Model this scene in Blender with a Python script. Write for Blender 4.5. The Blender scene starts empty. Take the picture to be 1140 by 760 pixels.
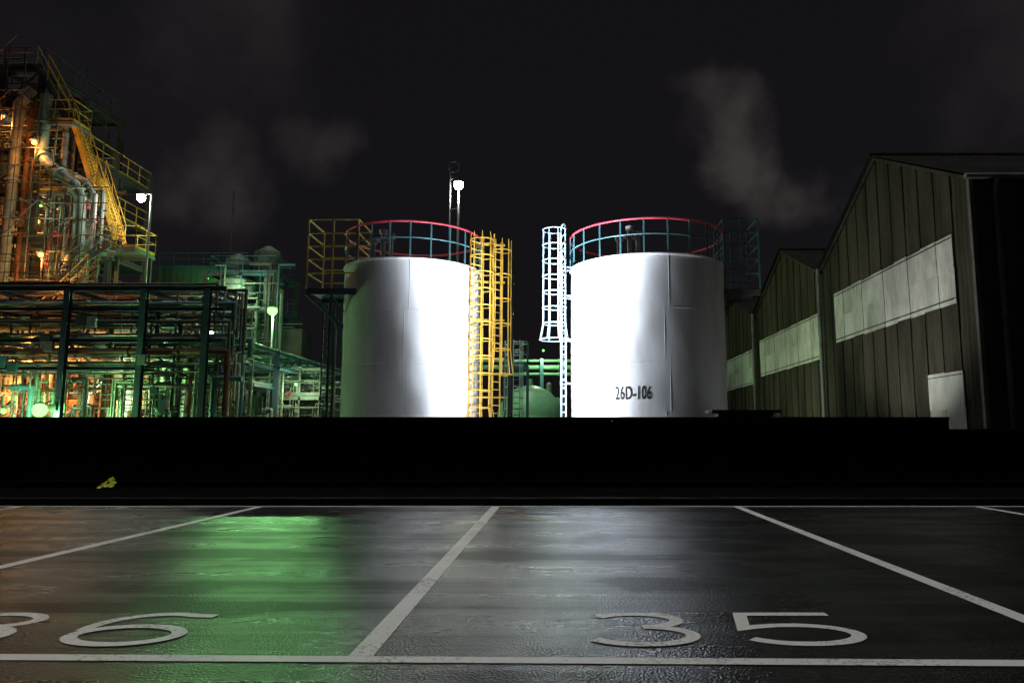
import bpy, math, random, bmesh
from mathutils import Vector, Matrix
random.seed(7)
scene = bpy.context.scene
R = math.radians

# ---------------------------------------------------------------- materials
def nt(m):
    m.use_nodes = True
    t = m.node_tree
    for n in list(t.nodes): t.nodes.remove(n)
    return t, t.nodes, t.links

def mat(name, col, rough=0.5, metal=0.0, var=0.35, scale=3.0, stretch=(1,1,1), bump=0.15, bscale=25, dirt=(0.05,0.04,0.03), dirt_amt=0.4, spec=.5):
    m = bpy.data.materials.new(name)
    t, N, L = nt(m)
    out = N.new('ShaderNodeOutputMaterial'); b = N.new('ShaderNodeBsdfPrincipled')
    L.new(b.outputs[0], out.inputs[0])
    tc = N.new('ShaderNodeTexCoord'); mp = N.new('ShaderNodeMapping')
    mp.inputs['Scale'].default_value = stretch
    L.new(tc.outputs['Object'], mp.inputs[0])
    n1 = N.new('ShaderNodeTexNoise'); n1.inputs['Scale'].default_value = scale; n1.inputs['Detail'].default_value = 6
    n1.inputs['Roughness'].default_value = 0.65
    L.new(mp.outputs[0], n1.inputs['Vector'])
    r1 = N.new('ShaderNodeMapRange'); r1.inputs['From Min'].default_value = .45; r1.inputs['From Max'].default_value = .75
    r1.inputs['To Min'].default_value = 0; r1.inputs['To Max'].default_value = dirt_amt
    L.new(n1.outputs[0], r1.inputs[0])
    mx = N.new('ShaderNodeMix'); mx.data_type = 'RGBA'
    mx.inputs['A'].default_value = (*col, 1); mx.inputs['B'].default_value = (*dirt, 1)
    L.new(r1.outputs[0], mx.inputs['Factor'])
    n2 = N.new('ShaderNodeTexNoise'); n2.inputs['Scale'].default_value = scale*0.35; n2.inputs['Detail'].default_value = 3
    L.new(mp.outputs[0], n2.inputs['Vector'])
    r2 = N.new('ShaderNodeMapRange'); r2.inputs['To Min'].default_value = 1-var; r2.inputs['To Max'].default_value = 1+var*.4
    r2.inputs['From Min'].default_value = .3; r2.inputs['From Max'].default_value = .7
    L.new(n2.outputs[0], r2.inputs[0])
    ml = N.new('ShaderNodeVectorMath'); ml.operation = 'SCALE'
    L.new(mx.outputs['Result'], ml.inputs[0]); L.new(r2.outputs[0], ml.inputs['Scale'])
    L.new(ml.outputs[0], b.inputs['Base Color'])
    b.inputs['Roughness'].default_value = rough; b.inputs['Metallic'].default_value = metal
    b.inputs['Specular IOR Level'].default_value = spec
    if bump > 0:
        n3 = N.new('ShaderNodeTexNoise'); n3.inputs['Scale'].default_value = bscale; n3.inputs['Detail'].default_value = 4
        L.new(mp.outputs[0], n3.inputs['Vector'])
        bp = N.new('ShaderNodeBump'); bp.inputs['Strength'].default_value = bump; bp.inputs['Distance'].default_value = .02
        L.new(n3.outputs[0], bp.inputs['Height']); L.new(bp.outputs[0], b.inputs['Normal'])
    return m

def emis(name, col, s):
    m = bpy.data.materials.new(name)
    t, N, L = nt(m)
    out = N.new('ShaderNodeOutputMaterial'); e = N.new('ShaderNodeEmission')
    e.inputs[0].default_value = (*col, 1); e.inputs[1].default_value = s
    L.new(e.outputs[0], out.inputs[0])
    return m

M = {}
M['tank'] = mat('tank_white_paint', (.72,.74,.77), .75, 0, .14, 1.6, (1,1,.25), .15, 1.2, (.3,.28,.25), .4, .15)
M['tankroof'] = mat('tank_roof_paint', (.5,.5,.5), .6)
M['text'] = mat('black_stencil', (.01,.01,.012), .8, 0, .1, 8, bump=0, dirt=(.1,.1,.1), dirt_amt=.3)
M['yellow'] = mat('yellow_paint', (.76,.46,.06), .45, 0, .3, 4, dirt=(.12,.06,.02))
M['cyan'] = mat('pale_blue_paint', (.50,.66,.74), .45, 0, .2, 4, dirt=(.12,.1,.08))
M['teal'] = mat('teal_paint', (.06,.17,.20), .45, 0, .3, 4)
M['red'] = mat('red_paint', (.70,.05,.09), .45, 0, .25, 4)
M['blue'] = mat('blue_steel', (.045,.085,.125), .5, 0, .4, 3)
M['grey'] = mat('galvanised_steel', (.38,.4,.4), .45, .5, .3, 4)
M['pipeg'] = mat('pale_green_pipe', (.22,.29,.23), .5, 0, .5, 3, dirt=(.08,.05,.03), dirt_amt=.7)
M['pipew'] = mat('lagged_pipe', (.42,.41,.37), .45, .3, .4, 3, dirt=(.09,.06,.04), dirt_amt=.6)
M['rust'] = mat('rusty_steel', (.22,.09,.045), .75, 0, .5, 5, dirt=(.05,.03,.02), dirt_amt=.7)
M['steel'] = mat('dark_steel', (.075,.08,.078), .55, 0, .4, 3, dirt=(.08,.04,.02))
M['greenp'] = mat('green_tank_paint', (.22,.5,.3), .45, 0, .25, 2)
M['black'] = mat('black_painted_metal', (.012,.012,.013), .6, 0, .2)
M['dgreenwall'] = mat('green_cladding', (.10,.17,.13), .7, 0, .3, 1)
M['clad'] = mat('weathered_cladding', (.074,.067,.046), .9, 0, .6, 1.5, (1,1,.2), .35, 18, (.018,.016,.012), .95, .2)
M['seam'] = mat('cladding_seam', (.03,.027,.021), .9, 0, .5, 2, spec=.1)
M['panel'] = mat('translucent_corrugated_panel', (.70,.73,.67), .6, 0, .35, 1.2, (1,1,.5), .2, 14, (.28,.28,.23), .8, .3)
M['panel2'] = mat('aged_corrugated_panel', (.60,.62,.55), .6, 0, .4, 1.6, (1,1,.5), .2, 14, (.2,.19,.15), .8, .3)
M['roof'] = mat('old_roof_sheet', (.018,.017,.017), .95, 0, .4, 1, spec=.1)
M['gutter'] = mat('gutter_metal', (.2,.2,.2), .55, .3, .4, 3)
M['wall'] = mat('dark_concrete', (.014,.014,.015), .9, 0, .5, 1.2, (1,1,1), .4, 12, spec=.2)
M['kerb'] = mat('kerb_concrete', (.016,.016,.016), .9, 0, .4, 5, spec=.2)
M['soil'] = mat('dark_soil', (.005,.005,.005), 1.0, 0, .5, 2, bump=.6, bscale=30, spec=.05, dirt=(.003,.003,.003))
M['yard'] = mat('yard_concrete', (.10,.10,.095), .8, 0, .4, .5)
M['lampw'] = emis('lamp_lens_white', (1,.97,.9), 90)
M['lampg'] = emis('lamp_lens_mercury', (.13,1,.10), 6)
M['lampo'] = emis('lamp_lens_sodium', (1,.40,.08), 6)
M['lampc'] = emis('floodlight_lens', (.93,.96,1), 40)
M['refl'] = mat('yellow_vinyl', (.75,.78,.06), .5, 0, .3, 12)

def asphalt():
    m = bpy.data.materials.new('wet_asphalt')
    t, N, L = nt(m)
    out = N.new('ShaderNodeOutputMaterial'); b = N.new('ShaderNodeBsdfPrincipled'); L.new(b.outputs[0], out.inputs[0])
    tc = N.new('ShaderNodeTexCoord')
    def noise(scale, detail, rough, vec):
        n=N.new('ShaderNodeTexNoise'); n.inputs['Scale'].default_value=scale; n.inputs['Detail'].default_value=detail; n.inputs['Roughness'].default_value=rough
        L.new(vec,n.inputs['Vector']); return n.outputs[0]
    def mr(v,a,b_,c,d):
        n=N.new('ShaderNodeMapRange'); n.inputs['From Min'].default_value=a; n.inputs['From Max'].default_value=b_; n.inputs['To Min'].default_value=c; n.inputs['To Max'].default_value=d
        L.new(v,n.inputs[0]); return n.outputs[0]
    mp = N.new('ShaderNodeMapping'); mp.inputs['Scale'].default_value = (.06, 1.25, 1); mp.inputs['Location'].default_value=(5.3,2.9,0); L.new(tc.outputs['Object'], mp.inputs[0])
    band = noise(1.0,8,.62,mp.outputs[0])
    pat = noise(.45,6,.55,tc.outputs['Object'])
    ad = N.new('ShaderNodeMath'); ad.operation='ADD'; L.new(band, ad.inputs[0]); L.new(pat, ad.inputs[1]); ad=ad.outputs[0]
    L.new(mr(ad,.86,1.14,.24,.37), b.inputs['Roughness'])
    L.new(mr(ad,.92,1.10,1.0,.10), b.inputs['Specular IOR Level'])
    g = noise(75,4,.7,tc.outputs['Object'])
    cr = mr(g,.35,.7,.004,.024)
    cc = N.new('ShaderNodeCombineColor')
    for i in range(3): L.new(cr, cc.inputs[i])
    L.new(cc.outputs[0], b.inputs['Base Color'])
    v = N.new('ShaderNodeTexVoronoi'); v.inputs['Scale'].default_value = 60; L.new(tc.outputs['Object'], v.inputs['Vector'])
    b1 = N.new('ShaderNodeBump'); b1.inputs['Strength'].default_value=.7; b1.inputs['Distance'].default_value=.006
    L.new(v.outputs['Distance'], b1.inputs['Height'])
    b3 = N.new('ShaderNodeBump'); b3.inputs['Strength'].default_value=.3; b3.inputs['Distance'].default_value=.006
    L.new(noise(26,4,.6,tc.outputs['Object']), b3.inputs['Height']); L.new(b1.outputs[0], b3.inputs['Normal'])
    L.new(b3.outputs[0], b.inputs['Normal'])
    return m
M['asphalt'] = asphalt()

def paintmat():
    m = bpy.data.materials.new('worn_road_paint')
    t, N, L = nt(m)
    out = N.new('ShaderNodeOutputMaterial'); b = N.new('ShaderNodeBsdfPrincipled'); L.new(b.outputs[0], out.inputs[0])
    tc = N.new('ShaderNodeTexCoord')
    n = N.new('ShaderNodeTexNoise'); n.inputs['Scale'].default_value=34; n.inputs['Detail'].default_value=8; n.inputs['Roughness'].default_value=.75
    L.new(tc.outputs['Object'], n.inputs['Vector'])
    n2 = N.new('ShaderNodeTexNoise'); n2.inputs['Scale'].default_value=1.3; n2.inputs['Detail'].default_value=4
    L.new(tc.outputs['Object'], n2.inputs['Vector'])
    a = N.new('ShaderNodeMath'); a.operation='MULTIPLY_ADD'; L.new(n2.outputs[0],a.inputs[0]); a.inputs[1].default_value=.45; L.new(n.outputs[0],a.inputs[2])
    r = N.new('ShaderNodeMapRange'); r.inputs['From Min'].default_value=.77; r.inputs['From Max'].default_value=.87; r.inputs['To Max'].default_value=.8
    L.new(a.outputs[0], r.inputs[0])
    mx = N.new('ShaderNodeMix'); mx.data_type='RGBA'; mx.inputs['A'].default_value=(.84,.84,.82,1); mx.inputs['B'].default_value=(.10,.10,.10,1)
    L.new(r.outputs[0], mx.inputs['Factor']); L.new(mx.outputs['Result'], b.inputs['Base Color'])
    b.inputs['Roughness'].default_value=.5
    return m
M['paint'] = paintmat()

# ---------------------------------------------------------------- geometry accumulator
class G:
    def __init__(s, name, base=(0,0,0)):
        s.name=name; s.base=Vector(base); s.parts={}; s.lights=[]
    def _p(s, part, m):
        k=(part,m)
        if k not in s.parts: s.parts[k]=([],[],[])
        return s.parts[k]
    def raw(s, part, m, vs, fs, smooth=False):
        V,F,S=s._p(part,m); o=len(V)
        V.extend([Vector(v) for v in vs])
        for f in fs:
            F.append([i+o for i in f]); S.append(smooth)
    def box(s, part, m, c, size, rz=0):
        c=Vector(c); hx,hy,hz=[a/2 for a in size]
        rot=Matrix.Rotation(rz,3,'Z')
        vs=[c+rot@Vector((x*hx,y*hy,z*hz)) for z in(-1,1) for y in(-1,1) for x in(-1,1)]
        s.raw(part,m,vs,[(0,2,3,1),(4,5,7,6),(0,1,5,4),(2,6,7,3),(0,4,6,2),(1,3,7,5)])
    def beam(s, part, m, a, b, w=.1, h=None):
        h=h or w; a=Vector(a); b=Vector(b); d=(b-a).normalized()
        up=Vector((0,0,1)) if abs(d.z)<.95 else Vector((0,1,0))
        x=d.cross(up).normalized(); y=x.cross(d)
        vs=[p+x*(i*w/2)+y*(j*h/2) for p in(a,b) for j in(-1,1) for i in(-1,1)]
        s.raw(part,m,vs,[(0,2,3,1),(4,5,7,6),(0,1,5,4),(2,6,7,3),(0,4,6,2),(1,3,7,5)])
    def ibeam(s, part, m, a, b, w=.2):
        a=Vector(a); b=Vector(b); d=(b-a).normalized()
        up=Vector((0,0,1)) if abs(d.z)<.95 else Vector((0,1,0))
        x=d.cross(up).normalized(); y=x.cross(d)
        t=w*.12
        s.beam(part,m,a+y*(w/2-t/2),b+y*(w/2-t/2),w,t)
        s.beam(part,m,a-y*(w/2-t/2),b-y*(w/2-t/2),w,t)
        s.beam(part,m,a,b,t,w-2*t)
    def tube(s, part, m, a, b, r, n=8, r2=None, cap=True):
        r2=r if r2 is None else r2
        a=Vector(a); b=Vector(b); d=(b-a).normalized()
        up=Vector((0,0,1)) if abs(d.z)<.95 else Vector((0,1,0))
        x=d.cross(up).normalized(); y=x.cross(d)
        ring=[(math.cos(2*math.pi*i/n),math.sin(2*math.pi*i/n)) for i in range(n)]
        vs=[a+x*c*r+y*q*r for c,q in ring]+[b+x*c*r2+y*q*r2 for c,q in ring]
        s.raw(part,m,vs,[(i,(i+1)%n,n+(i+1)%n,n+i) for i in range(n)],True)
        if cap:
            s.raw(part,m,vs,[tuple(range(n-1,-1,-1)),tuple(range(n,2*n))])
    def ball(s, part, m, c, r, n=10, sz=1.0, half=False):
        c=Vector(c); vs=[];fs=[]; k=n//2
        for j in range(k+1):
            ph=math.pi*j/k*(.5 if half else 1)
            for i in range(n):
                th=2*math.pi*i/n
                vs.append(c+Vector((r*math.sin(ph)*math.cos(th),r*math.sin(ph)*math.sin(th),r*sz*math.cos(ph))))
        for j in range(k):
            for i in range(n):
                fs.append((j*n+i,(j+1)*n+i,(j+1)*n+(i+1)%n,j*n+(i+1)%n))
        s.raw(part,m,vs,fs,True)
    def pipe(s, part, m, pts, r, n=10, flange=False):
        pts=[Vector(p) for p in pts]
        for a,b in zip(pts,pts[1:]):
            s.tube(part,m,a,b,r,n)
            if flange:
                d=(b-a); l=d.length; d.normalize()
                k=max(1,int(l/2.2))
                for i in range(1,k+1):
                    p=a+d*(l*i/(k+1)); s.tube(part,m,p-d*.03,p+d*.03,r*1.4,n)
        for p in pts[1:-1]: s.ball(part,m,p,r*1.04,n)
    def arc(s, part, m, c, r, a0, a1, tr, n=24, sides=6, basis=None):
        c=Vector(c); X,Y=basis if basis else (Vector((1,0,0)),Vector((0,1,0)))
        pts=[c+X*r*math.cos(a0+(a1-a0)*i/n)+Y*r*math.sin(a0+(a1-a0)*i/n) for i in range(n+1)]
        for a,b in zip(pts,pts[1:]): s.tube(part,m,a,b,tr,sides,cap=False)
        return pts
    def rail(s, part, m, pts, h=1.1, r=.022, mids=(.55,), post=1.1, kick=True, mtop=None):
        pts=[Vector(p) for p in pts]; mtop=mtop or m
        for a,b in zip(pts,pts[1:]):
            l=(b-a).length; k=max(1,round(l/post))
            for i in range(k+1):
                p=a+(b-a)*i/k; s.tube(part,m,p,p+Vector((0,0,h)),r,6)
            s.tube(part,mtop,a+Vector((0,0,h)),b+Vector((0,0,h)),r,6)
            for q in mids: s.tube(part,m,a+Vector((0,0,h*q)),b+Vector((0,0,h*q)),r*.8,6)
            if kick: s.beam(part,m,a+Vector((0,0,.08)),b+Vector((0,0,.08)),.012,.12)
    def platform(s, m, x0,x1,y0,y1,z, mr=None, h=1.1, part='platform', sides='fblr'):
        s.box(part+'_deck',m,((x0+x1)/2,(y0+y1)/2,z-.03),(x1-x0,y1-y0,.05))
        for y in (y0,y1): s.beam(part+'_deck',m,(x0,y,z-.14),(x1,y,z-.14),.08,.18)
        k=max(1,int((x1-x0)/1.2))
        for i in range(k+1):
            x=x0+(x1-x0)*i/k; s.beam(part+'_deck',m,(x,y0,z-.14),(x,y1,z-.14),.06,.14)
        mr=mr or m
        if 'f' in sides: s.rail(part+'_railing',mr,[(x0,y0,z),(x1,y0,z)],h)
        if 'b' in sides: s.rail(part+'_railing',mr,[(x0,y1,z),(x1,y1,z)],h)
        if 'l' in sides: s.rail(part+'_railing',mr,[(x0,y0,z),(x0,y1,z)],h)
        if 'r' in sides: s.rail(part+'_railing',mr,[(x1,y0,z),(x1,y1,z)],h)
    def stairs(s, m, a, b, w=.8, mr=None):
        a=Vector(a); b=Vector(b); mr=mr or m
        d=b-a; side=Vector((-d.y,d.x,0)).normalized()*w
        for o in (Vector((0,0,0)),side):
            s.beam('stair',m,a+o,b+o,.04,.22)
            s.tube('stair_rail',mr,a+o+Vector((0,0,1)),b+o+Vector((0,0,1)),.022,6)
            s.tube('stair_rail',mr,a+o+Vector((0,0,.5)),b+o+Vector((0,0,.5)),.016,6)
            k=max(2,int(d.length/1.1))
            for i in range(k+1):
                p=a+o+d*i/k; s.tube('stair_rail',mr,p,p+Vector((0,0,1)),.02,6)
        k=max(2,int(abs(d.z)/.2))
        for i in range(1,k):
            p=a+d*i/k; s.beam('stair',m,p,p+side,.22,.03)
    def ladder(s, m, p, z0, z1, out, w=.45, cage_from=None, mc=None, cr=.38, hoopstep=.75, r=.022, part='ladder'):
        p=Vector((p[0],p[1],0)); o=Vector((out[0],out[1],0)).normalized(); sd=Vector((-o.y,o.x,0)); mc=mc or m
        for q in (-1,1):
            s.beam(part,m,p+sd*q*w/2+Vector((0,0,z0)),p+sd*q*w/2+Vector((0,0,z1)),.05,.05)
        z=z0+.25
        while z<z1:
            s.tube(part,m,p-sd*w/2+Vector((0,0,z)),p+sd*w/2+Vector((0,0,z)),r*.8,6); z+=.28
        if cage_from is not None:
            c=p+o*cr*.75; z=cage_from; first=True
            zt=z1
            nb=7
            while z<=zt+.01:
                rr=cr*1.25 if first else cr
                s.arc('cage',mc,c+Vector((0,0,z)),rr,-R(140),R(140),r*.8,14,6,(o,sd)); first=False
                z+=hoopstep
            for i in range(nb):
                a=-R(130)+R(260)*i/(nb-1)
                q=c+o*cr*math.cos(a)+sd*cr*math.sin(a)
                q0=c+o*cr*1.25*math.cos(a)+sd*cr*1.25*math.sin(a)
                s.tube('cage',mc,q0+Vector((0,0,cage_from)),q+Vector((0,0,cage_from+hoopstep)),r*.7,5)
                s.tube('cage',mc,q+Vector((0,0,cage_from+hoopstep)),q+Vector((0,0,zt)),r*.7,5)
    def light(s, typ, loc, col, power, radius=.1, aim=None, cone=90, blend=.6):
        s.lights.append((typ,loc,col,power,radius,aim,cone,blend))
    def finish(s):
        e=bpy.data.objects.new(s.name,None); e.location=s.base; e.empty_display_size=.3
        scene.collection.objects.link(e)
        for (part,m),(V,F,S) in s.parts.items():
            me=bpy.data.meshes.new(part)
            me.from_pydata([v-s.base for v in V],[],F)
            me.materials.append(M[m])
            me.polygons.foreach_set('use_smooth',S)
            me.update()
            ob=bpy.data.objects.new(part,me); scene.collection.objects.link(ob); ob.parent=e
        for typ,loc,col,power,radius,aim,cone,blend in s.lights:
            ld=bpy.data.lights.new('lamp_light',typ); ld.energy=power; ld.color=col; ld.shadow_soft_size=radius
            if typ=='SPOT': ld.spot_size=R(cone); ld.spot_blend=blend
            lo=bpy.data.objects.new('lamp_light',ld); scene.collection.objects.link(lo); lo.parent=e
            lo.location=Vector(loc)-s.base
            if aim: lo.rotation_euler=(Vector(aim)-Vector(loc)).to_track_quat('-Z','Y').to_euler()
        return e

def single(name, m, vs, fs, smooth=False):
    me=bpy.data.meshes.new(name); me.from_pydata(vs,[],fs); me.materials.append(M[m])
    if smooth: me.polygons.foreach_set('use_smooth',[True]*len(fs))
    me.update(); ob=bpy.data.objects.new(name,me); scene.collection.objects.link(ob); return ob
def sheet(name,m,x0,x1,y0,y1,z):
    return single(name,m,[(x0,y0,z),(x1,y0,z),(x1,y1,z),(x0,y1,z)],[(0,1,2,3)])

# ---------------------------------------------------------------- ground
sheet('ground','yard',-1500,1500,-1500,1500,0)
sheet('parking_lot_pavement','asphalt',-60,60,-20,13.32,.006)
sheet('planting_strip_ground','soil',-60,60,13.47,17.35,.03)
k=G('kerb',(0,13.4,0))
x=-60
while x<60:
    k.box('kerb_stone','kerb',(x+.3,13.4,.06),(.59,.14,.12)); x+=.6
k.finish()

def ribbon(pts,w):
    P=[Vector((p[0],p[1])) for p in pts]; L_=[];R_=[]
    for i,p in enumerate(P):
        d0=(P[i]-P[i-1]).normalized() if i>0 else None
        d1=(P[i+1]-P[i]).normalized() if i<len(P)-1 else None
        if d0 is None: d0=d1
        if d1 is None: d1=d0
        d=(d0+d1).normalized(); n=Vector((-d.y,d.x)); c=max(.5,n.dot(Vector((-d0.y,d0.x))))
        L_.append(p+n*w/2/c); R_.append(p-n*w/2/c)
    return L_,R_
def marking(name, strokes, z=.0105):
    vs=[];fs=[]
    for q,(pts,w) in enumerate(strokes):
        a,b=ribbon(pts,w); o=len(vs); zz=z+.0015*(q%2)
        for l,r in zip(a,b): vs+= [(l.x,l.y,zz),(r.x,r.y,zz)]
        for i in range(len(a)-1): fs.append((o+2*i,o+2*i+1,o+2*i+3,o+2*i+2))
    return single(name,'paint',vs,fs)
for X in (-9.25,-5.145,-1.085,3.07,7.2,11.3):
    yf=4.165-.02*X+.058; marking('parking_line',[([(X,yf),(X,12.97)],.135)])
marking('parking_line',[([(-16,13.03),(16,13.03)],.10)])
marking('parking_line',[([(-16,4.165+.32),(16,4.165-.32)],.11)])
def ell(cx,cy,rx,ry,a0,a1,n=22): return [(cx+rx*math.cos(R(a0+(a1-a0)*i/n)),cy+ry*math.sin(R(a0+(a1-a0)*i/n))) for i in range(n+1)]
D={'3':[ell(.47,.77,.42,.23,152,-84,20),ell(.47,.27,.49,.27,84,-155,22)],
   '5':[[(.95,1),(.12,1),(.03,.5),(.13,.54)]+ell(.46,.31,.5,.29,118,-152,24)],
   '6':[[(1.0,.93)]+ell(.54,.52,.54,.48,62,192,18),ell(.5,.28,.48,.28,180,-180,30)]}
def number(name,items):
    st=[]
    for ch,x0,w in items:
        for s_ in D[ch]: st.append(([(x0+p[0]*w,4.47+p[1]*.74) for p in s_],.088))
    marking(name,st,.0105)
number('painted_bay_number',[('3',-3.98,.64),('6',-2.96,.66)])
number('painted_bay_number',[('3',.20,.64),('5',1.14,.71)])

# ---------------------------------------------------------------- perimeter wall
w=G('perimeter_wall',(0,17.5,0))
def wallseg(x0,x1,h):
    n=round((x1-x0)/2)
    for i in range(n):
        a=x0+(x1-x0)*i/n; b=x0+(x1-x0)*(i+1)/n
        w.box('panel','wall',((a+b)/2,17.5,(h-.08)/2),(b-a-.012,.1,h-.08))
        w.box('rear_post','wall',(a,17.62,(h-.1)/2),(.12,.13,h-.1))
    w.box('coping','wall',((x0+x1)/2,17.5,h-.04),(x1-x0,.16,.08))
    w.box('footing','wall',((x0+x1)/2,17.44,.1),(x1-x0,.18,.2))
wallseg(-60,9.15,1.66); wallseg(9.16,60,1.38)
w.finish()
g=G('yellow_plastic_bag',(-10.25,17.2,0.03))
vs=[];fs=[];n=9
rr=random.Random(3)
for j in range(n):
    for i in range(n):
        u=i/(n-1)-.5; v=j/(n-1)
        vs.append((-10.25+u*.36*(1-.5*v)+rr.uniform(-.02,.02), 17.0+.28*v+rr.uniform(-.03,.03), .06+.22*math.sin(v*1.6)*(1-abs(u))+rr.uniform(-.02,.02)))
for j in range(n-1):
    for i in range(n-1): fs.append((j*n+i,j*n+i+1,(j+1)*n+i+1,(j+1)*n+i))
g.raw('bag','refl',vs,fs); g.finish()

# ---------------------------------------------------------------- tanks
def tank(base,Rr,H,railh,seed):
    cx,cy=base
    t=G('storage_tank',(cx,cy,0)); n=120
    rows=40; vs=[];fs=[]
    for j in range(rows+1):
        z=.3+(H-.3)*j/rows
        for i in range(n):
            a=2*math.pi*i/n
            q=Rr+.005*math.sin(a*7+z*1.1+seed)+.003*math.sin(a*11-z*2.3)+.003*math.sin(a*17+z*3.7+seed)
            vs.append((cx+q*math.cos(a),cy+q*math.sin(a),z))
    for j in range(rows):
        for i in range(n): fs.append((j*n+i,j*n+(i+1)%n,(j+1)*n+(i+1)%n,(j+1)*n+i))
    t.raw('shell','tank',vs,fs,True)
    t.tube('foundation','kerb',(cx,cy,0),(cx,cy,.3),Rr+.25,64)
    t.tube('roof','tankroof',(cx,cy,H),(cx,cy,H+.35),Rr,96,.2)
    for zz in (H*.26,H*.5,H*.75): t.arc('weld_bead','tank',(cx,cy,zz),Rr-.002,0,2*math.pi,.010,96,6)
    t.arc('top_curb_angle','tank',(cx,cy,H-.03),Rr+.03,0,2*math.pi,.035,96,6)
    for k_ in range(4):
        z0=.3+(H-.3)*k_/4; z1=.3+(H-.3)*(k_+1)/4
        for m_ in range(5):
            a=m_*2*math.pi/5+(k_%2)*.06+R(275)
            t.tube('weld_bead','tank',(cx+(Rr+.002)*math.cos(a),cy+(Rr+.002)*math.sin(a),z0),(cx+(Rr+.002)*math.cos(a),cy+(Rr+.002)*math.sin(a),z1),.012,6)
    r2=Rr+.02; np_=22
    for i in range(np_):
        a=2*math.pi*i/np_; p=Vector((cx+r2*math.cos(a),cy+r2*math.sin(a),H-.05))
        t.beam('guard_rail_post','teal',p,p+Vector((0,0,railh+.05)),.045,.045)
    t.arc('guard_rail_top','red',(cx,cy,H+railh),r2,0,2*math.pi,.036,72,6)
    t.arc('guard_rail_mid','teal',(cx,cy,H+railh*.55),r2,0,2*math.pi,.024,72,6)
    t.arc('guard_rail_kick','red',(cx,cy,H+.14),r2-.03,R(20),R(160),.03,40,6)
    vx=cx-.75
    for dx,hh in ((0,1.1),(.28,.95),(-.35,.75)):
        t.tube('roof_vent','grey',(vx+dx,cy-1.7,H),(vx+dx,cy-1.7,H+hh),.08,10)
        t.tube('roof_vent','grey',(vx+dx,cy-1.7,H+hh-.1),(vx+dx,cy-1.7,H+hh+.04),.14,10)
    t.tube('roof_vent','grey',(vx-.4,cy-1.7,H+.75),(vx+.35,cy-1.7,H+.75),.05,10)
    t.tube('manhole','tank',(cx-.4,cy-Rr-.25,.95),(cx-.4,cy-Rr+.1,.95),.32,20)
    t.tube('manhole','tank',(cx-.4,cy-Rr-.3,.95),(cx-.4,cy-Rr-.25,.95),.42,20)
    return t
TL=(-5.4,27.0); TR=(3.14,26.0)
t=tank(TR,2.7,7.09,1.14,.4)
o=Vector((-1,-.35,0)).normalized()
lp=Vector((TR[0],TR[1],0))+Vector((-2.98,-.75,0))
t.ladder('cyan',(lp.x,lp.y),.1,8.35,o,.5,4.5,'cyan',.42,.55,.03)
t.ladder('cyan',(lp.x+.02,lp.y+.75),.1,8.1,o,.4,None,'cyan',.3,.6,.03)
for zz in (1.5,3,4.5,6,7): 
    for q in (-.25,.25):
        s_=Vector((-o.y,o.x,0))*q
        t.beam('ladder_bracket','cyan',lp+s_+Vector((0,0,zz)),lp+s_-o*.45+Vector((0,0,zz)),.04)
t.arc('ladder_hoop','cyan',(lp.x,lp.y,8.35),.25,0,math.pi,.026,12,6,(Vector((-o.y,o.x,0)),Vector((0,0,1))))
def sideplat(t,x0,x1,y0,y1,z,zt,m,mb,gx):
    t.box('side_platform',mb,((x0+x1)/2,(y0+y1)/2,z-.04),(x1-x0,y1-y0,.08))
    for y in (y0,y1): t.beam('side_platform',mb,(x0,y,z-.12),(x1,y,z-.12),.07,.2)
    xs=[x0,(x0+x1)/2,x1]
    for x_ in xs:
        for y in (y0,y1): t.beam('side_platform_cage',m,(x_,y,z),(x_,y,zt),.05)
    for f in (.22,.42,.61,.8,1.0):
        zz=z+(zt-z)*f
        for y in (y0,y1): t.beam('side_platform_cage',m,(x0,y,zz),(x1,y,zz),.04)
        for x_ in (x0,x1): t.beam('side_platform_cage',m,(x_,y0,zz),(x_,y1,zz),.04)
    for y in (y0,y1):
        t.beam('side_platform_bracket',mb,(x0 if gx>x0 else x1,y,z-.2),(gx,(y0+y1)/2+.3,z-1.25),.08)
        t.beam('side_platform_bracket',mb,((x0+x1)/2,y,z-.2),(gx,(y0+y1)/2+.3,z-.7),.06)
sideplat(t,5.75,6.95,25.1,26.6,6.25,8.75,'teal','steel',5.8)
t.ladder('teal',(5.95,26.3),3.6,6.2,(1,-.3),.4,None,'teal',.35,.7,.02,'access_ladder')
te=t.finish()
cu=bpy.data.curves.new('tank_number','FONT'); cu.body='26D-106'; cu.size=.52; cu.align_x='CENTER'; cu.space_character=1.05; cu.offset=.008
tob=bpy.data.objects.new('tmp',cu); scene.collection.objects.link(tob)
dg=bpy.context.evaluated_depsgraph_get(); dg.update()
me=bpy.data.meshes.new_from_object(tob.evaluated_get(dg))
bpy.data.objects.remove(tob)
bm=bmesh.new(); bm.from_mesh(me)
bmesh.ops.triangulate(bm,faces=bm.faces[:])
for _ in range(2):
    bmesh.ops.subdivide_edges(bm,edges=[e for e in bm.edges if e.calc_length()>.08],cuts=1)
xs=[v.co.x for v in bm.verts]; wd=max(xs)-min(xs)
for v in bm.verts:
    s_=v.co.x/wd*1.17; a=R(-90-17)+s_/2.7; zz=2.38+v.co.y*1.12
    v.co=Vector(((2.7+.022)*math.cos(a),(2.7+.022)*math.sin(a),zz))
bm.to_mesh(me); bm.free(); me.materials.clear(); me.materials.append(M['text'])
to=bpy.data.objects.new('stencilled_number',me); scene.collection.objects.link(to); to.parent=te
t=tank(TL,2.45,7.25,1.25,2.1)
o=Vector((.75,-.65,0)).normalized()
lp=Vector((TL[0]+2.42,TL[1]-.85,0))
t.ladder('yellow',(lp.x,lp.y),.1,8.45,o,.55,1.6,'yellow',.42,.6,.028)
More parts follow.
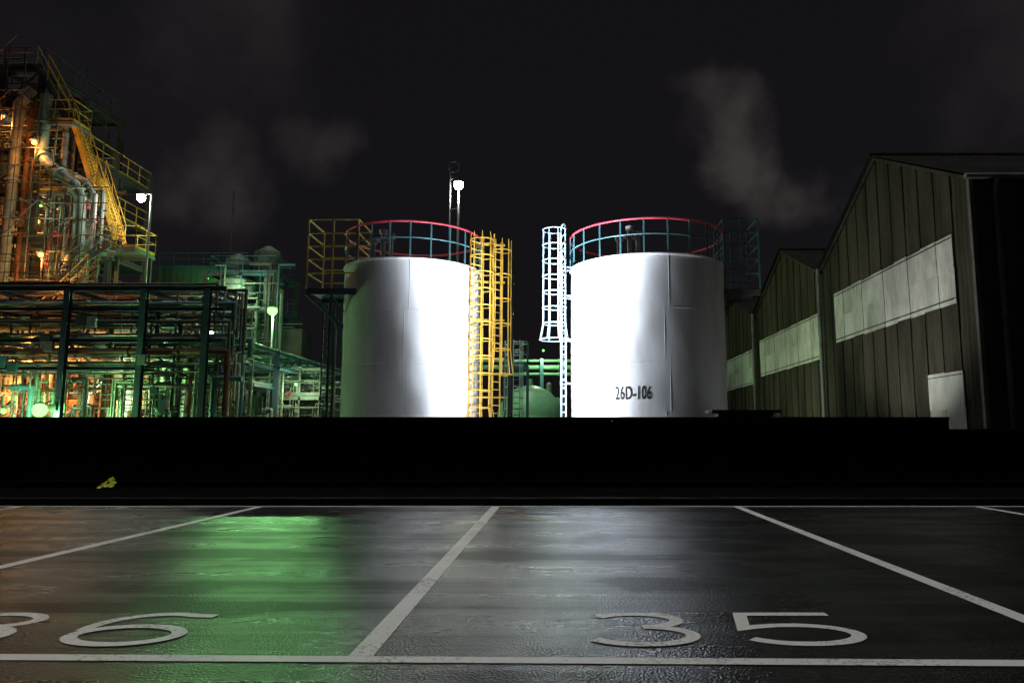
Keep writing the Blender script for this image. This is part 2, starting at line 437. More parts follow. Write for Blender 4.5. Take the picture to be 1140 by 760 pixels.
t.ladder('yellow',(lp.x+.72,lp.y+.35),.1,8.3,o,.42,3.4,'yellow',.34,.9,.026)
for zz in (1.2,2.6,4,5.4,6.8,8.2):
    t.beam('ladder_bracket','yellow',lp+Vector((-.25,.3,zz)),lp+Vector((1.0,.5,zz)),.06)
sideplat(t,-8.75,-7.0,25.2,26.9,6.3,8.75,'yellow','blue',-7.75)
t.pipe('riser_pipe','blue',[(-8.2,26.2,.1),(-8.2,26.2,6.2)],.06)
t.pipe('riser_pipe','grey',[(-7.98,26.2,.1),(-7.98,26.2,5.2),(-7.7,26.4,5.2)],.05)
t.ladder('blue',(-8.45,26.9),.1,6.2,(0,-1),.4,None,'blue',part='access_ladder')
t.finish()

# ---------------------------------------------------------------- lamps
def floodlight(loc,beams,col,lens='lampc',rad=.1):
    f=G('floodlight',(loc[0],loc[1],0)); l0=Vector(loc)
    f.tube('stand','steel',(l0.x,l0.y,0),(l0.x,l0.y,l0.z),.03,8)
    for a in range(3):
        q=a*2.09; f.beam('tripod_leg','steel',(l0.x,l0.y,.5),(l0.x+.4*math.cos(q),l0.y+.4*math.sin(q),.02),.03)
    nb=len(beams)
    for i,(aim,power,cone,blend) in enumerate(beams):
        d=(Vector(aim)-l0).normalized(); sd=Vector((d.y,-d.x,0)).normalized()
        l=l0+sd*(.4*(i-(nb-1)/2))
        f.beam('housing','black',l-d*.2,l-d*.02,.34,.26)
        f.beam('reflector_lens',lens,l-d*.018,l-d*.01,.3,.22)
        f.light('SPOT',l+d*(.03+rad*.9),col,power,rad,aim,cone,blend)
    sd=Vector((d.y,-d.x,0)).normalized()
    f.beam('crossbar','steel',l0-sd*.8-Vector((0,0,.22)),l0+sd*.8-Vector((0,0,.22)),.05)
    f.finish()
COOL=(.86,.92,1)
floodlight((-.85,21.3,1.2),[((-3.3,25.2,1.4),1300,44,1),((-3.35,25.2,3.3),2100,44,1),((-3.4,25.2,5.2),4000,42,1),((-3.45,25.2,7.3),8500,38,1),((-2.3,26.4,5),450,52,1)],COOL,rad=.3)
floodlight((-2.1,21.1,1.2),[((.95,24.4,1.4),3000,54,1),((.95,24.4,3.3),4600,52,1),((.9,24.4,5.2),8500,48,1),((.85,24.4,7.3),17000,44,1),((2.2,23.6,5),380,90,.9)],COOL,rad=.3)
floodlight((5.9,22.4,1.15),[((11.3,23.8,6.4),900,92,.7)],(1,1,.90))  # unseen floodlight added behind the perimeter wall to light the near gable
floodlight((7.4,29.3,1.15),[((11.3,35.5,6.0),480,100,.9)],(.82,1,.74))  # second unseen floodlight, added to light the farther gables

def polelamp(name,x,y,z,col,mt,power,r=.13,arm=.5,m='grey',z0=0,dirx=-1):
    p=G(name,(x,y,z0))
    p.tube('pole',m,(x-arm*dirx,y+.12,z0),(x-arm*dirx,y+.12,z+.25),.06,10,.045)
    p.tube('arm',m,(x-arm*dirx,y+.12,z+.22),(x,y,z+.25),.03,8)
    p.tube('hood',m,(x,y,z+.14),(x,y,z+.24),r*1.15,14,r*.4)
    p.ball('bulb',mt,(x,y,z),r,14)
    p.light('POINT',(x,y-.05,z-r-.13),col,power,.12); p.finish()
GR=(.35,1,.32); OR=(1,.40,.10); WH=(1,.97,.88); PG=(.75,1,.6)
polelamp('industrial_lamp',-14.9,38,7.7,GR,'lampg',1500,.25,.0)
polelamp('industrial_lamp',-4.35,31,12.0,WH,'lampw',260,.19,.0,'grey')
polelamp('industrial_lamp',-21.0,36,13.1,WH,'lampw',300,.2,-.45,'grey',8,1)
polelamp('industrial_lamp',-2.35,36,7.2,PG,'lampg',420,.12,.0)

m_=G('antenna_mast',(-4.7,31.3,0))
m_.tube('mast','steel',(-4.75,31.3,0),(-4.75,31.3,13.0),.05,8,.035)
m_.arc('ring','steel',(-4.6,31.3,12.95),.24,0,2*math.pi,.022,16,6,(Vector((1,0,0)),Vector((0,0,1))))
m_.beam('tie','steel',(-4.75,31.3,11),(-4.35,31,11),.04); m_.beam('tie','steel',(-4.75,31.3,12.4),(-4.35,31,12.4),.04)
m_.finish()
m_=G('utility_pole',(-1.9,29,0)); m_.tube('pole','black',(-1.9,29,0),(-1.9,29,8.2),.11,12,.09)
m_.box('junction_box','black',(-1.9,28.85,7.4),(.3,.2,.4)); m_.finish()

# ---------------------------------------------------------------- centre background
g=G('green_storage_tank',(-1.55,40,0))
g.tube('shell','greenp',(-1.55,40,0),(-1.55,40,2.2),1.75,40); g.ball('dome','greenp',(-1.55,40,2.2),1.75,40,1.0,True)
g.arc('band','greenp',(-1.55,40,2.2),1.77,0,2*math.pi,.04,40); g.tube('nozzle','greenp',(-1.55,40,3.8),(-1.55,40,4.3),.15,12)
g.finish()
g=G('green_ladder_tower',(-1.9,35,0))
g.ladder('teal',(-2.1,35),0,5.7,(0,-1),.5,2.0,'cyan',.42,.5,.028)
g.platform('teal',-2.6,-1.5,35.1,36.1,4.6,part='landing')
for x_ in (-2.6,-1.5):
    for y_ in (35.1,36.1): g.beam('leg','teal',(x_,y_,0),(x_,y_,4.6),.09)
g.finish()
g=G('pipe_bridge',(0,44,0))
for zz,r_ in ((5.3,.14),(4.9,.09),(5.7,.08)): g.pipe('pipe','greenp',[(-6,44,zz),(8,44,zz)],r_,10,True)
for x_ in (-5,-1,3,7):
    g.ibeam('column','teal',(x_,43.7,0),(x_,43.7,5.8),.2); g.ibeam('column','teal',(x_,44.3,0),(x_,44.3,5.8),.2)
g.pipe('riser','pipeg',[(-.55,42,0),(-.55,42,4.1),(-.55,43.9,4.1)],.16); g.pipe('riser','greenp',[(.0,42,0),(.0,42,3.4)],.3)
g.ball('bulb','lampg',(-.9,43,6.2),.06,10); g.light('POINT',(-.9,42.8,5.9),PG,170,.1)
g.finish()

# ---------------------------------------------------------------- warehouse
XW=11.3
def corr(g_,part,m,a0,a1,zf0,zf1,axis,pos,sgn=-1,amp=.035,step=.11):
    n=max(2,int(round((a1-a0)/step))); vs=[];fs=[]
    for i in range(n+1):
        a=a0+(a1-a0)*i/n; off=pos+sgn*(amp if i%2 else 0)
        p0=(off,a,zf0(a)) if axis=='Y' else (a,off,zf0(a)); p1=(off,a,zf1(a)) if axis=='Y' else (a,off,zf1(a))
        vs+=[p0,p1]
    for i in range(n): fs.append((2*i,2*i+1,2*i+3,2*i+2))
    g_.raw(part,m,vs,fs)
def warehouse(y0,y1,eave,apex,panels,front=False,length=34):
    g_=G('corrugated_warehouse',(XW,(y0+y1)/2,0)); mid=(y0+y1)/2
    top=lambda a: eave+(apex-eave)*(1-abs(a-mid)/((y1-y0)/2))
    rows=[0,2.2,4.1,6.0,7.9,20]
    for i,(za,zb) in enumerate(zip(rows,rows[1:])):
        lo=za; hi=zb
        if lo>=apex: break
        f0=lambda a,lo=lo: min(lo,top(a)); f1=lambda a,hi=hi: min(hi+.06,top(a))
        corr(g_,'wall_sheeting','clad',y0,y1,f0,f1,'Y',XW-.014*(i%2))
    g_.raw('wall_backing','clad',[(XW+.06,y0,0),(XW+.06,y1,0),(XW+.06,y1,eave),(XW+.06,mid,apex),(XW+.06,y0,eave)],[(0,1,2,3,4)])
    for (pa,pb,z0,z1) in panels:
        nn=max(1,round((pb-pa)/.95))
        for q in range(nn):
            a=pa+(pb-pa)*q/nn; b=pa+(pb-pa)*(q+1)/nn; dz=random.uniform(-.02,.02)
            zm=(z0+z1)/2
            for (u0,u1,ofs) in ((z0+dz,zm+.04,0),(zm,z1+dz,.012)):
                corr(g_,'light_panel',random.choice(['panel','panel','panel2']),a+.005,b-.005,lambda _:u0,lambda _:u1,'Y',XW-.06-.012*(q%2)-ofs,-1,.022,.075)
        for zz in (z0+.12,z1-.12): g_.beam('panel_batten','clad',(XW-.125,pa,zz),(XW-.125,pb,zz),.015,.02)
    for yb in [y0+.95*i for i in range(1,int((y1-y0)/.95)+1)]:
        g_.beam('seam_batten','seam',(XW-.05,yb,0),(XW-.05,yb,top(yb)-.05),.03,.02)
    for a,b in (((y0,eave),(mid,apex)),((mid,apex),(y1,eave))):
        g_.beam('barge_board','clad',(XW-.1,a[0],a[1]),(XW-.1,b[0],b[1]),.05,.10)
    ov=.25
    for sg,(ya,yb) in ((1,(y0-.0,mid)),(2,(mid,y1))):
        if sg==1: pts=[(ya-(ov if front else 0),eave+.1-(ov*.3 if front else 0)),(mid,apex+.12)]
        else: pts=[(mid,apex+.12),(y1,eave+.1)]
        n=int(length/.16); vs=[];fs=[]
        for i in range(n+1):
            x_=XW-.25+i*.16; h_=.03*(i%2)
            vs+=[(x_,pts[0][0],pts[0][1]+h_),(x_,pts[1][0],pts[1][1]+h_)]
        for i in range(n): fs.append((2*i,2*i+2,2*i+3,2*i+1))
        g_.raw('roof','roof',vs,fs)
    g_.tube('ridge_cap','roof',(XW-.28,mid,apex+.12),(XW+length,mid,apex+.12),.12,8)
    g_.pipe('downpipe','gutter',[(XW-.22,y1,eave+.05),(XW-.22,y1,.1)],.085,10,True)
    if front:
        corr(g_,'front_wall','clad',XW,XW+length,lambda a:0,lambda a:eave,'X',y0,-1,.035,.11)
        g_.tube('gutter','gutter',(XW-.3,y0-.3,eave-.05),(XW+length,y0-.3,eave-.05),.08,10)
        g_.pipe('downpipe','gutter',[(XW+.58,y0-.3,eave-.1),(XW+.58,y0-.14,eave-.5),(XW+.58,y0-.14,.1)],.075,10,True)
        g_.beam('corner_trim','gutter',(XW-.04,y0-.04,0),(XW-.04,y0-.04,eave),.12,.12)
        for zz in (2.4,4.8): g_.beam('front_batten','clad',(XW,y0-.06,zz),(XW+length,y0-.06,zz),.06,.06)
    g_.raw('rear_wall','clad',[(XW,y1,0),(XW+length,y1,0),(XW+length,y1,eave),(XW,y1,eave)],[(0,1,2,3)])
    return g_.finish()
warehouse(19.6,31.0,8.25,11.0,[(20.6,29.7,4.95,6.95),(20.5,22.4,.9,3.05)],True)
warehouse(31.0,41.8,8.1,10.4,[(31.7,41.0,4.5,6.5)])
warehouse(41.8,52.5,7.9,10.0,[(42.4,51.8,4.2,6.2)])
g=G('equipment_cabinet',(4.75,19.2,0))
g.box('body','black',(4.75,19.2,.85),(1.3,.6,1.7)); g.box('lid','black',(4.75,19.2,1.84),(1.75,.9,.07)); g.box('lid_rise','black',(4.75,19.2,1.76),(1.4,.7,.1))
for q in (-.33,.33): g.box('door','blue',(4.75+q,18.89,.85),(.6,.02,1.5))
g.finish()

# ---------------------------------------------------------------- plant clutter
def clutter(g_,x0,x1,y0,y1,z0,z1,nv,nh,ny,rng,mats=('pipeg','pipew','rust','steel','teal'),thin=1.0):
    U=rng.uniform
    for _ in range(nv):
        x_,y_=U(x0,x1),U(y0,y1); a=U(z0,z0+(z1-z0)*.4); b=U(a+(z1-z0)*.25,z1); r_=rng.choice([.03,.04,.05,.07,.1,.16])*thin
        mm=rng.choice(mats); dx=U(-1.5,1.5)
        g_.pipe('process_pipe',mm,[(x_,y_,a),(x_,y_,b),(x_+dx,y_,b)],r_,8,True)
        if rng.random()<.4:
            zc=U(a,b); g_.tube('valve',rng.choice(['red','blue','rust']),(x_,y_-r_-.25,zc),(x_,y_,zc),.04,6); g_.arc('valve_wheel','red',(x_,y_-r_-.25,zc),.13,0,2*math.pi,.018,10,5,(Vector((1,0,0)),Vector((0,0,1))))
    for _ in range(nh):
        y_,z_=U(y0,y1),U(z0,z1); a=U(x0,x1-.3*(x1-x0)); b=min(x1,a+U(.3,1)*(x1-x0)); r_=rng.choice([.03,.04,.05,.07,.1])*thin
        g_.pipe('process_pipe',rng.choice(mats),[(a,y_,z_-U(.3,1.2)),(a,y_,z_),(b,y_,z_)],r_,8,True)
    for _ in range(ny):
        x_,z_=U(x0,x1),U(z0,z1); g_.pipe('process_pipe',rng.choice(mats),[(x_,y0,z_),(x_,y1,z_)],rng.choice([.05,.08,.12])*thin,8)
def scaffold(g_,x0,x1,y,z0,z1,sx,sz,m,rng,keep=.8):
    x_=x0
    while x_<=x1+.01:
        g_.tube('scaffold',m,(x_,y,z0),(x_,y,z1-rng.uniform(0,1.2)),.03,6); x_+=sx
    z_=z0+.5
    while z_<z1:
        if rng.random()<keep: g_.tube('scaffold',m,(x0-.2,y-.05,z_),(x1+.2,y-.05,z_),.026,6)
        if rng.random()<.4:
            a=rng.uniform(x0,x1-sx); g_.tube('scaffold',m,(a,y-.08,z_),(a+sx,y-.08,z_+sz),.024,6)
        z_+=sz
rng=random.Random(21)

g=G('pipe_rack',(-18,31.5,0))
cols=[-26.5,-23.3,-20.2,-17.05,-14.45]
for x_ in cols:
    for y_ in (30,33): g.ibeam('column','blue',(x_,y_,0),(x_,y_,7.25),.24)
    for zz in (7.2,6.35,5.1,3.9): g.ibeam('crossbeam','blue',(x_,30,zz),(x_,33,zz),.18)
    g.beam('brace','blue',(x_,30,5.1),(x_,33,3.9),.07)
for zz in (7.25,6.4,5.1):
    for y_ in (30,33): g.ibeam('girder','blue',(-27,y_,zz),(-13.7,y_,zz),.16 if zz<7 else .2)
g.ibeam('girder','blue',(-27,30,3.95),(-17.05,30,3.95),.14)
for a,b in zip(cols[:-1],cols[1:]):
    if rng.random()<.7: g.beam('brace','blue',(a,33,0.5),(b,33,3.9),.08)
for zz in (7.5,6.65,5.9,5.35,4.6,4.2):
    for i in range(8 if zz>4.5 else 5):
        y_=30.25+i*.36; r_=rng.choice([.04,.05,.07,.09,.12]); mm=rng.choice(['pipeg','pipew','steel','rust','steel','teal'])
        xe=rng.choice([-13.6,-14.2,-16,-13.6]); 
        if zz>7.3 and rng.random()<.5: continue
        g.pipe('rack_pipe',mm,[(-28,y_,zz+r_-.05),(xe,y_,zz+r_-.05),(xe,y_,zz-rng.uniform(.6,4))],r_,8,True)
clutter(g,-26,-13.8,30.3,33,0,5,60,30,0,rng,('pipeg','pipew','rust','steel','teal','pipew'),.75)
clutter(g,-26,-13.8,30.3,33,4,7.3,30,16,0,rng,('pipeg','steel','rust','steel'),.6)
for i in range(26):
    x_=rng.uniform(-23.5,-17); g.pipe('process_pipe',rng.choice(['pipeg','pipew','pipeg','rust']),[(x_,32+rng.random(),0),(x_,32+rng.random()*.1,rng.uniform(2,4.5))],rng.choice([.07,.1,.13]),8,True)
for i in range(14):
    x_=rng.uniform(-26,-14.5); g.box('junction_box',rng.choice(['grey','steel','blue']),(x_,29.85,rng.uniform(2,6.2)),(rng.uniform(.2,.45),.15,rng.uniform(.25,.5)))
g.rail('walkway_railing','steel',[(-27,30,7.4),(-20.2,30,7.4)],1.0,.02)
g.finish()
g=G('pipe_rack',(-14.5,40,0))
for y_ in (35.5,38.5,41.5,44.5,48):
    for x_ in (-16.4,-13.6): g.ibeam('column','blue',(x_,y_,0),(x_,y_,5.3),.2)
    for zz in (5.2,4.4,3.5): g.ibeam('crossbeam','blue',(-16.4,y_,zz),(-13.6,y_,zz),.16)
for zz in (5.2,4.4,3.5):
    for x_ in (-16.4,-13.6): g.ibeam('girder','teal',(x_,33,zz),(x_,48,zz),.12)
    for i in range(7):
        x_=-16.2+i*.4; g.pipe('rack_pipe',rng.choice(['pipeg','pipew','pipeg','teal']),[(x_,33,zz+.15),(x_,47+rng.random()*2,zz+.15),(x_,48,.5)],rng.choice([.05,.08,.1]),8)
clutter(g,-16.2,-12.8,34,46,0,4.8,46,26,4,rng,('pipeg','pipew','teal','pipeg'),.8)
g.finish()
g=G('pipe_manifold',(-12,37,0))
for x_ in (-13.6,-12.6,-11.6): 
    for y_ in (36,38): g.beam('post','pipeg',(x_,y_,0),(x_,y_,4.55),.08)
for zz in (4.5,3.9,3.2,2.6,2.0):
    g.tube('rail','pipeg',(-13.8,36,zz),(-11.5,36,zz),.045,8); g.tube('rail','pipew',(-13.6,37,zz),(-11.5,37,zz),.05,8); g.tube('rail','pipeg',(-11.6,36,zz),(-11.6,40,zz),.05,8)
g.platform('pipeg',-13.6,-11.6,36,38,3.2)
clutter(g,-13.8,-11.5,36,39,0,4.4,22,12,0,rng,('pipeg','pipew','pipew'),.7)
g.light('POINT',(-12.4,34.8,3.4),PG,110,.12); g.ball('bulb','lampg',(-12.4,34.9,3.65),.07,10); g.tube('lamp_bracket','steel',(-12.4,34.9,3.72),(-12.4,36,3.9),.03,6)
g.finish()

# ---- tall process tower, left
g=G('process_tower',(-27,39,0))
cx_=[-31,-28.9,-26.9,-24.9]; cy_=[36.5,40,43.5]; lev=[8.7,11.0,13.4,15.9,18.2,20.2]
for x_ in cx_:
    for y_ in cy_:
        g.ibeam('column','steel',(x_,y_,0),(x_,y_,20.4 if x_<-26 else 17.0),.26)
for zz in lev:
    xr=-24.9 if zz<17 else -26.9
    for y_ in cy_: g.ibeam('girder','steel',(-31,y_,zz),(xr,y_,zz),.22)
    for x_ in cx_:
        if x_<=xr: g.ibeam('girder','steel',(x_,36.5,zz),(x_,43.5,zz),.22)
    g.box('grating','steel',((-31+xr)/2,41.5,zz+.14),(xr+31,3.6,.04))
    g.rail('railing','yellow' if zz in(13.4,15.9) else 'steel',[(-31,36.5,zz+.12),(xr,36.5,zz+.12),(xr,43.5,zz+.12)],1.1,.028)
for a,b in zip(lev[:-1],lev[1:]):
    g.beam('brace','steel',(-28.9,36.5,a),(-26.9,36.5,b),.1); g.beam('brace','steel',(-24.9,36.4,a),(-26.9,36.4,b),.08) if b<17 else None
g.pipe('tall_pipe','pipew',[(-27.5,35.9,0),(-27.5,35.9,18.0),(-26.9,35.9,18.8)],.25,16,True)
g.pipe('tall_pipe','rust',[(-27.0,36.1,6),(-27.0,36.1,19.2)],.12,12,True)
g.pipe('duct','pipeg',[(-26.0,35.7,18.4),(-26.0,35.7,15.4),(-25.5,35.5,14.7),(-24.0,35.3,13.6),(-23.6,35.3,12.9),(-23.5,35.3,10.6),(-24.1,35.6,9.6)],.27,18,True)
g.pipe('duct','pipew',[(-25.2,36.2,16.6),(-25.2,36.2,14.6),(-23.9,36.0,14.0),(-23.3,36,13.2),(-23.3,36,10.5)],.14,14,True)
g.pipe('duct','rust',[(-29,36,8),(-29,36,19.5)],.24,14,True)
g.tube('vessel','pipeg',(-29.9,38.5,9),(-29.9,38.5,17.5),.95,24); g.ball('vessel','pipeg',(-29.9,38.5,17.5),.95,24)
g.tube('vessel','pipew',(-26.2,39,8.8),(-26.2,39,12.4),.8,24); g.ball('vessel','pipew',(-26.2,39,12.4),.8,24)
g.tube('vessel','pipew',(-25.9,36.9,9.2),(-25.9,36.9,10.6),.36,20); g.ball('vessel','pipew',(-25.9,36.9,10.6),.36,20)
clutter(g,-31,-25,35.6,42,8.8,17.5,120,66,8,rng,('pipeg','pipew','rust','steel','rust'),.65)
clutter(g,-31,-27,36.2,42,16,21.0,26,20,2,rng,('pipeg','rust','steel','steel'),.6)
clutter(g,-25.2,-22.8,35.0,36.5,8.5,13.5,22,12,0,rng,('steel','rust','pipeg'),.5)
scaffold(g,-28.8,-25.0,35.2,8.6,17.6,.95,.9,'steel',rng); scaffold(g,-28.8,-26.9,35.4,16,21.2,.9,1.0,'rust',rng)
scaffold(g,-25.0,-22.2,35.0,8.0,13.6,.9,.8,'steel',rng)
g.stairs('yellow',(-24.9,36.3,17.0),(-23.6,36.3,13.5),.8,'yellow')
g.stairs('yellow',(-23.8,36.6,14.6),(-22.5,36.6,11.1),.8,'yellow')
g.stairs('steel',(-26.9,36.0,20.2),(-25.0,36.0,17.0),.8,'yellow')
g.platform('grey',-22.9,-21.0,35.8,37.6,10.5,'yellow')
g.platform('grey',-26.0,-24.6,35.8,37.6,13.4,'yellow')
g.platform('grey',-26.4,-24.5,35.6,37.0,17.0,'yellow')
g.stairs('grey',(-21.6,35.6,10.4),(-24.0,35.6,8.7),.8,'grey')
g.stairs('grey',(-22.4,35.2,8.8),(-24.4,35.2,6.6),.8,'yellow')
for x_ in (-22.8,-21.1): g.beam('leg','steel',(x_,37.4,0),(x_,37.4,10.4),.14)
g.tube('whip_aerial','steel',(-25.0,37,17),(-24.9,37,20.6),.03,6); g.tube('whip_aerial','steel',(-23.7,37,14.5),(-23.7,37,18.2),.025,6)
for p,pw in (((-25.9,35.0,15.6),150),((-25.0,34.9,9.9),240),((-28.3,35.9,17.3),80)):
    g.ball('sodium_bulb','lampo',p,.12,12); g.tube('lamp_hood','steel',(p[0],p[1],p[2]+.1),(p[0],p[1],p[2]+.28),.2,12,.06); g.light('POINT',(p[0],p[1]-.1,p[2]-.28),OR,pw,.1)
g.light('POINT',(-27.6,38,12.2),OR,260,.12); g.ball('sodium_bulb','lampo',(-27.6,38.1,12.5),.1,10)
g.light('POINT',(-25.0,34.4,12.0),PG,70,.12); g.ball('bulb','lampg',(-25.0,34.6,12.25),.06,10); g.tube('lamp_bracket','steel',(-25.0,34.6,12.3),(-25.0,36.4,12.4),.03,6)
g.finish()

# ---- lower process area behind the rack
g=G('process_unit',(-22,38,0))
for x_ in (-27,-24.5,-22,-19.5):
    for y_ in (35,38): g.ibeam('column','rust',(x_,y_,0),(x_,y_,8.5),.2)
for zz in (2.8,5.6,8.4):
    for y_ in (35,38): g.ibeam('girder','rust',(-27,y_,zz),(-19.5,y_,zz),.2)
g.stairs('rust',(-24.6,34.6,.2),(-22.2,34.6,4.6),.8,'rust'); g.stairs('rust',(-22,34.4,7.2),(-24.4,34.4,4.4),.8,'rust')
g.platform('rust',-27,-22,35,38,5.7); 
for x_,r_,h_ in ((-20.6,.75,4.6),(-18.9,.6,3.8),(-25.8,.8,6.5),(-17.6,.5,4.4)):
    g.tube('vessel','pipeg',(x_,35.6,.4),(x_,35.6,h_),r_,24); g.ball('vessel','pipeg',(x_,35.6,h_),r_,24,.6)
    g.tube('vessel_band','pipew',(x_,35.6,h_*.6),(x_,35.6,h_*.6+.06),r_+.05,24)
clutter(g,-27.5,-17,34.2,38,0,7.6,120,60,6,rng,('pipeg','pipew','rust','rust','pipew'),.8)
scaffold(g,-27,-22.5,34.1,0,7.5,1.0,.9,'rust',rng)
for p,c,mt,pw in (((-20.4,29.2,2.24),GR,'lampg',1100),((-21.9,29.3,2.2),PG,'lampg',240),((-24.0,33.6,5.0),OR,'lampo',800),((-25.8,33.6,3.4),OR,'lampo',700),((-22.6,33.7,3.0),OR,'lampo',700),((-23.2,34.0,6.9),OR,'lampo',300),((-18.2,34.0,4.4),GR,'lampg',260),((-20.2,33.8,3.2),PG,'lampg',420),((-16.0,33.8,6.0),WH,'lampw',150)):
    big=pw>1000
    g.ball('bulb',mt,p,.27 if big else (.13 if mt=='lampo' else .1),12); g.tube('lamp_bracket','steel',(p[0],p[1],p[2]+.12),(p[0],p[1]+.6,p[2]+.4),.03,6)
    g.tube('lamp_hood','steel',(p[0],p[1],p[2]+(.25 if big else .12)),(p[0],p[1],p[2]+(.33 if big else .2)),.15,12,.06); g.light('POINT',(p[0],p[1]-.2,p[2]-.4),c,pw,.12)
g.finish()

# ---- far green building, silos
g=G('plant_building',(-27,56,0))
g.box('walls','dgreenwall',(-27.3,58,7),(7.0,5,14)); g.box('parapet','teal',(-27.3,55.45,14.05),(7.2,.12,.3))
for x_ in (-30,-28.3,-26.6,-24.9): g.box('window','black',(x_,55.48,11.6),(1.0,.04,.8))
for i in range(14): g.box('rib','dgreenwall',(-30.6+i*.5,55.47,7),(.05,.05,13.8))
g.rail('roof_railing','teal',[(-30.7,55.6,14.2),(-23.9,55.6,14.2)],1.0,.03)
g.light('POINT',(-26,53.5,12.5),GR,90,.15); g.ball('bulb','lampg',(-26,53.7,12.8),.09,10); g.tube('lamp_bracket','steel',(-26,53.7,12.9),(-26,55.4,13.2),.04,6)
g.finish()
g=G('silo_cluster',(-21,50,0))
for x_,y_,r_,h_ in ((-22.1,50,.85,13.2),(-20.3,50.6,.95,13.9),(-21.3,48.2,1.1,11.4),(-19.2,48.9,.6,11.8)):
    g.tube('silo','pipeg',(x_,y_,0),(x_,y_,h_),r_,28); g.tube('silo_top','pipeg',(x_,y_,h_),(x_,y_,h_+.5),r_,28,.2)
    for zz in (h_-.4,h_-2.8,h_-5): g.arc('silo_band','teal',(x_,y_,zz),r_+.04,0,6.283,.04,24)
g.platform('teal',-23.2,-18.4,47.4,51.6,9.4); g.platform('teal',-22.9,-18.6,47.6,51.4,11.9)
for x_ in (-23.1,-21,-18.5):
    for y_ in (47.5,51.5): g.ibeam('leg','steel',(x_,y_,0),(x_,y_,12),.22)
clutter(g,-23.2,-18,47.0,48,4,12.5,34,16,0,rng,('pipeg','steel','teal'),.8)
g.box('hopper_house','steel',(-17.6,49,6.6),(1.6,2,3.2)); g.box('hopper_house','steel',(-17.6,49,4),(1.2,1.6,2.2))
g.tube('mast','steel',(-22.7,50,13),(-22.7,50,18.3),.045,6)
g.light('POINT',(-20.3,46.0,10.4),PG,230,.15); g.ball('bulb','lampg',(-20.3,46.2,10.7),.07,10); g.tube('lamp_bracket','steel',(-20.3,46.2,10.75),(-20.3,47.4,10.9),.03,6)
g.finish()

# ---------------------------------------------------------------- world (night sky)
W=bpy.data.worlds.new('World'); scene.world=W; W.use_nodes=True
t=W.node_tree; N=t.nodes; L=t.links
for n in list(N): N.remove(n)
out=N.new('ShaderNodeOutputWorld'); bg=N.new('ShaderNodeBackground'); L.new(bg.outputs[0],out.inputs[0])
tc=N.new('ShaderNodeTexCoord')
sky=N.new('ShaderNodeTexSky'); sky.sky_type='NISHITA'; sky.sun_disc=False; sky.sun_elevation=R(2); sky.sun_rotation=R(200)
def node(op,a,b=None,typ='ShaderNodeMath'):
    n=N.new(typ); n.operation=op
    for i,v in enumerate((a,b)):
        if v is None: continue
        if isinstance(v,(int,float)): n.inputs[i].default_value=v
        elif isinstance(v,tuple): n.inputs[i].default_value=v
        else: L.new(v,n.inputs[i])
    return n.outputs['Value'] if (typ!='ShaderNodeMath' and op=='DISTANCE') else n.outputs[0]
warp=N.new('ShaderNodeTexNoise'); warp.inputs['Scale'].default_value=6; warp.inputs['Detail'].default_value=7; warp.inputs['Roughness'].default_value=.55; L.new(tc.outputs['Generated'],warp.inputs['Vector'])
wv=node('SUBTRACT',warp.outputs['Color'],(.5,.5,.5),'ShaderNodeVectorMath')
ws=N.new('ShaderNodeVectorMath'); ws.operation='SCALE'; L.new(wv,ws.inputs[0]); ws.inputs['Scale'].default_value=.22
wd_=node('ADD',tc.outputs['Generated'],ws.outputs[0],'ShaderNodeVectorMath')
blobs=[((.185,.90,.40),.06,.75),((.22,.905,.365),.075,1.0),((.255,.905,.335),.08,1.0),((.31,.905,.30),.07,.9),((-.417,.857,.306),.08,.6),((-.308,.875,.376),.065,.5),((.485,.773,.41),.12,.25),((-.38,.80,.46),.14,.25),((-.55,.78,.30),.2,.1)]
acc=None
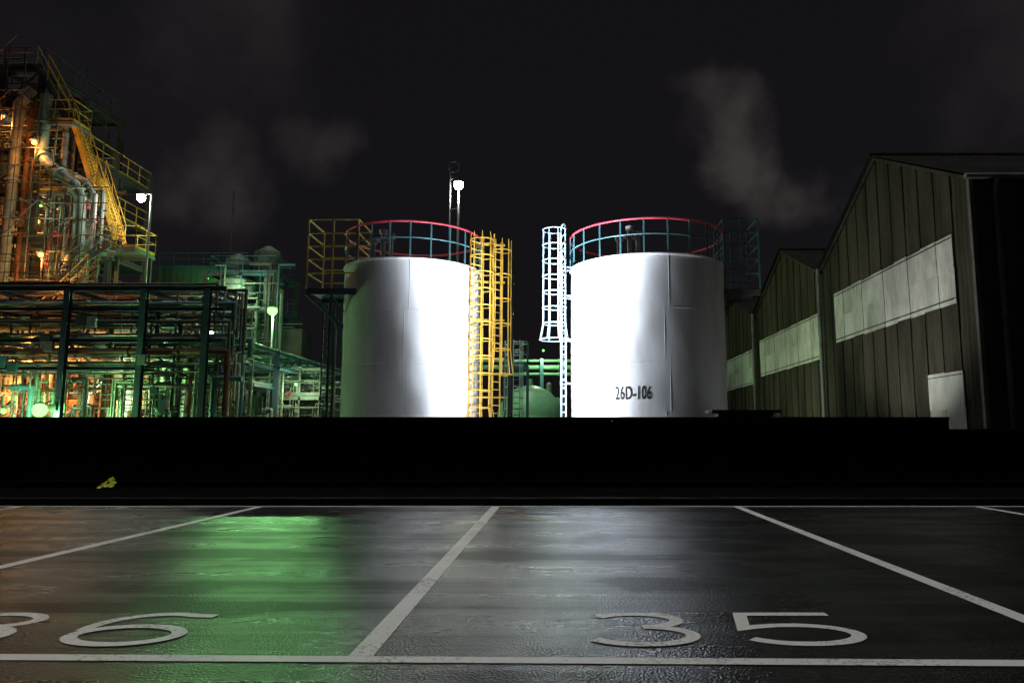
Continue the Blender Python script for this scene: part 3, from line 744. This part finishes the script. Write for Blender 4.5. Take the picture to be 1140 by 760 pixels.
for d,r_,a_ in blobs:
    ds=node('DISTANCE',wd_,d,'ShaderNodeVectorMath')
    mr=N.new('ShaderNodeMapRange'); mr.interpolation_type='SMOOTHSTEP'; mr.inputs['From Min'].default_value=r_*1.1; mr.inputs['From Max'].default_value=r_*.2
    mr.inputs['To Min'].default_value=0; mr.inputs['To Max'].default_value=a_; L.new(ds,mr.inputs[0])
    acc=mr.outputs[0] if acc is None else node('MAXIMUM',acc,mr.outputs[0])
cn=N.new('ShaderNodeTexNoise'); cn.inputs['Scale'].default_value=11; cn.inputs['Detail'].default_value=7; cn.inputs['Roughness'].default_value=.52; L.new(tc.outputs['Generated'],cn.inputs['Vector'])
cm=N.new('ShaderNodeMapRange'); cm.inputs['From Min'].default_value=.33; cm.inputs['From Max'].default_value=.66; cm.inputs['To Min'].default_value=.3; cm.inputs['To Max'].default_value=1.15; L.new(cn.outputs[0],cm.inputs[0])
cl=node('MULTIPLY',acc,cm.outputs[0])
mx=N.new('ShaderNodeMix'); mx.data_type='RGBA'; mx.clamp_factor=True
mx.inputs['A'].default_value=(.0064,.0056,.0072,1); mx.inputs['B'].default_value=(.040,.035,.034,1); L.new(cl,mx.inputs['Factor'])
sk=N.new('ShaderNodeVectorMath'); sk.operation='SCALE'; L.new(sky.outputs[0],sk.inputs[0]); sk.inputs['Scale'].default_value=.0003
sm=node('ADD',mx.outputs['Result'],sk.outputs[0],'ShaderNodeVectorMath')
L.new(sm,bg.inputs['Color']); bg.inputs['Strength'].default_value=1.0

# added overhead fill to brighten the bay markings, high and soft
sd=bpy.data.lights.new('overhead_fill','SUN'); sd.energy=.8; sd.angle=R(4); sd.color=(1,.98,.95); sd.specular_factor=.1
so=bpy.data.objects.new('overhead_fill_sun',sd); scene.collection.objects.link(so)
so.rotation_euler=Vector((.03,.02,-1)).to_track_quat('-Z','Y').to_euler()

# ---------------------------------------------------------------- camera
cd=bpy.data.cameras.new('camera'); cam=bpy.data.objects.new('camera',cd); scene.collection.objects.link(cam)
cam.location=(0,0,1.2); cam.rotation_euler=(R(90+7.33),0,0); cd.lens=26.02; cd.sensor_width=36; cd.shift_x=-.0456
cd.clip_end=4000; cd.clip_start=.05
scene.camera=cam
scene.view_settings.view_transform='Standard'; scene.view_settings.look='None'; scene.view_settings.exposure=0
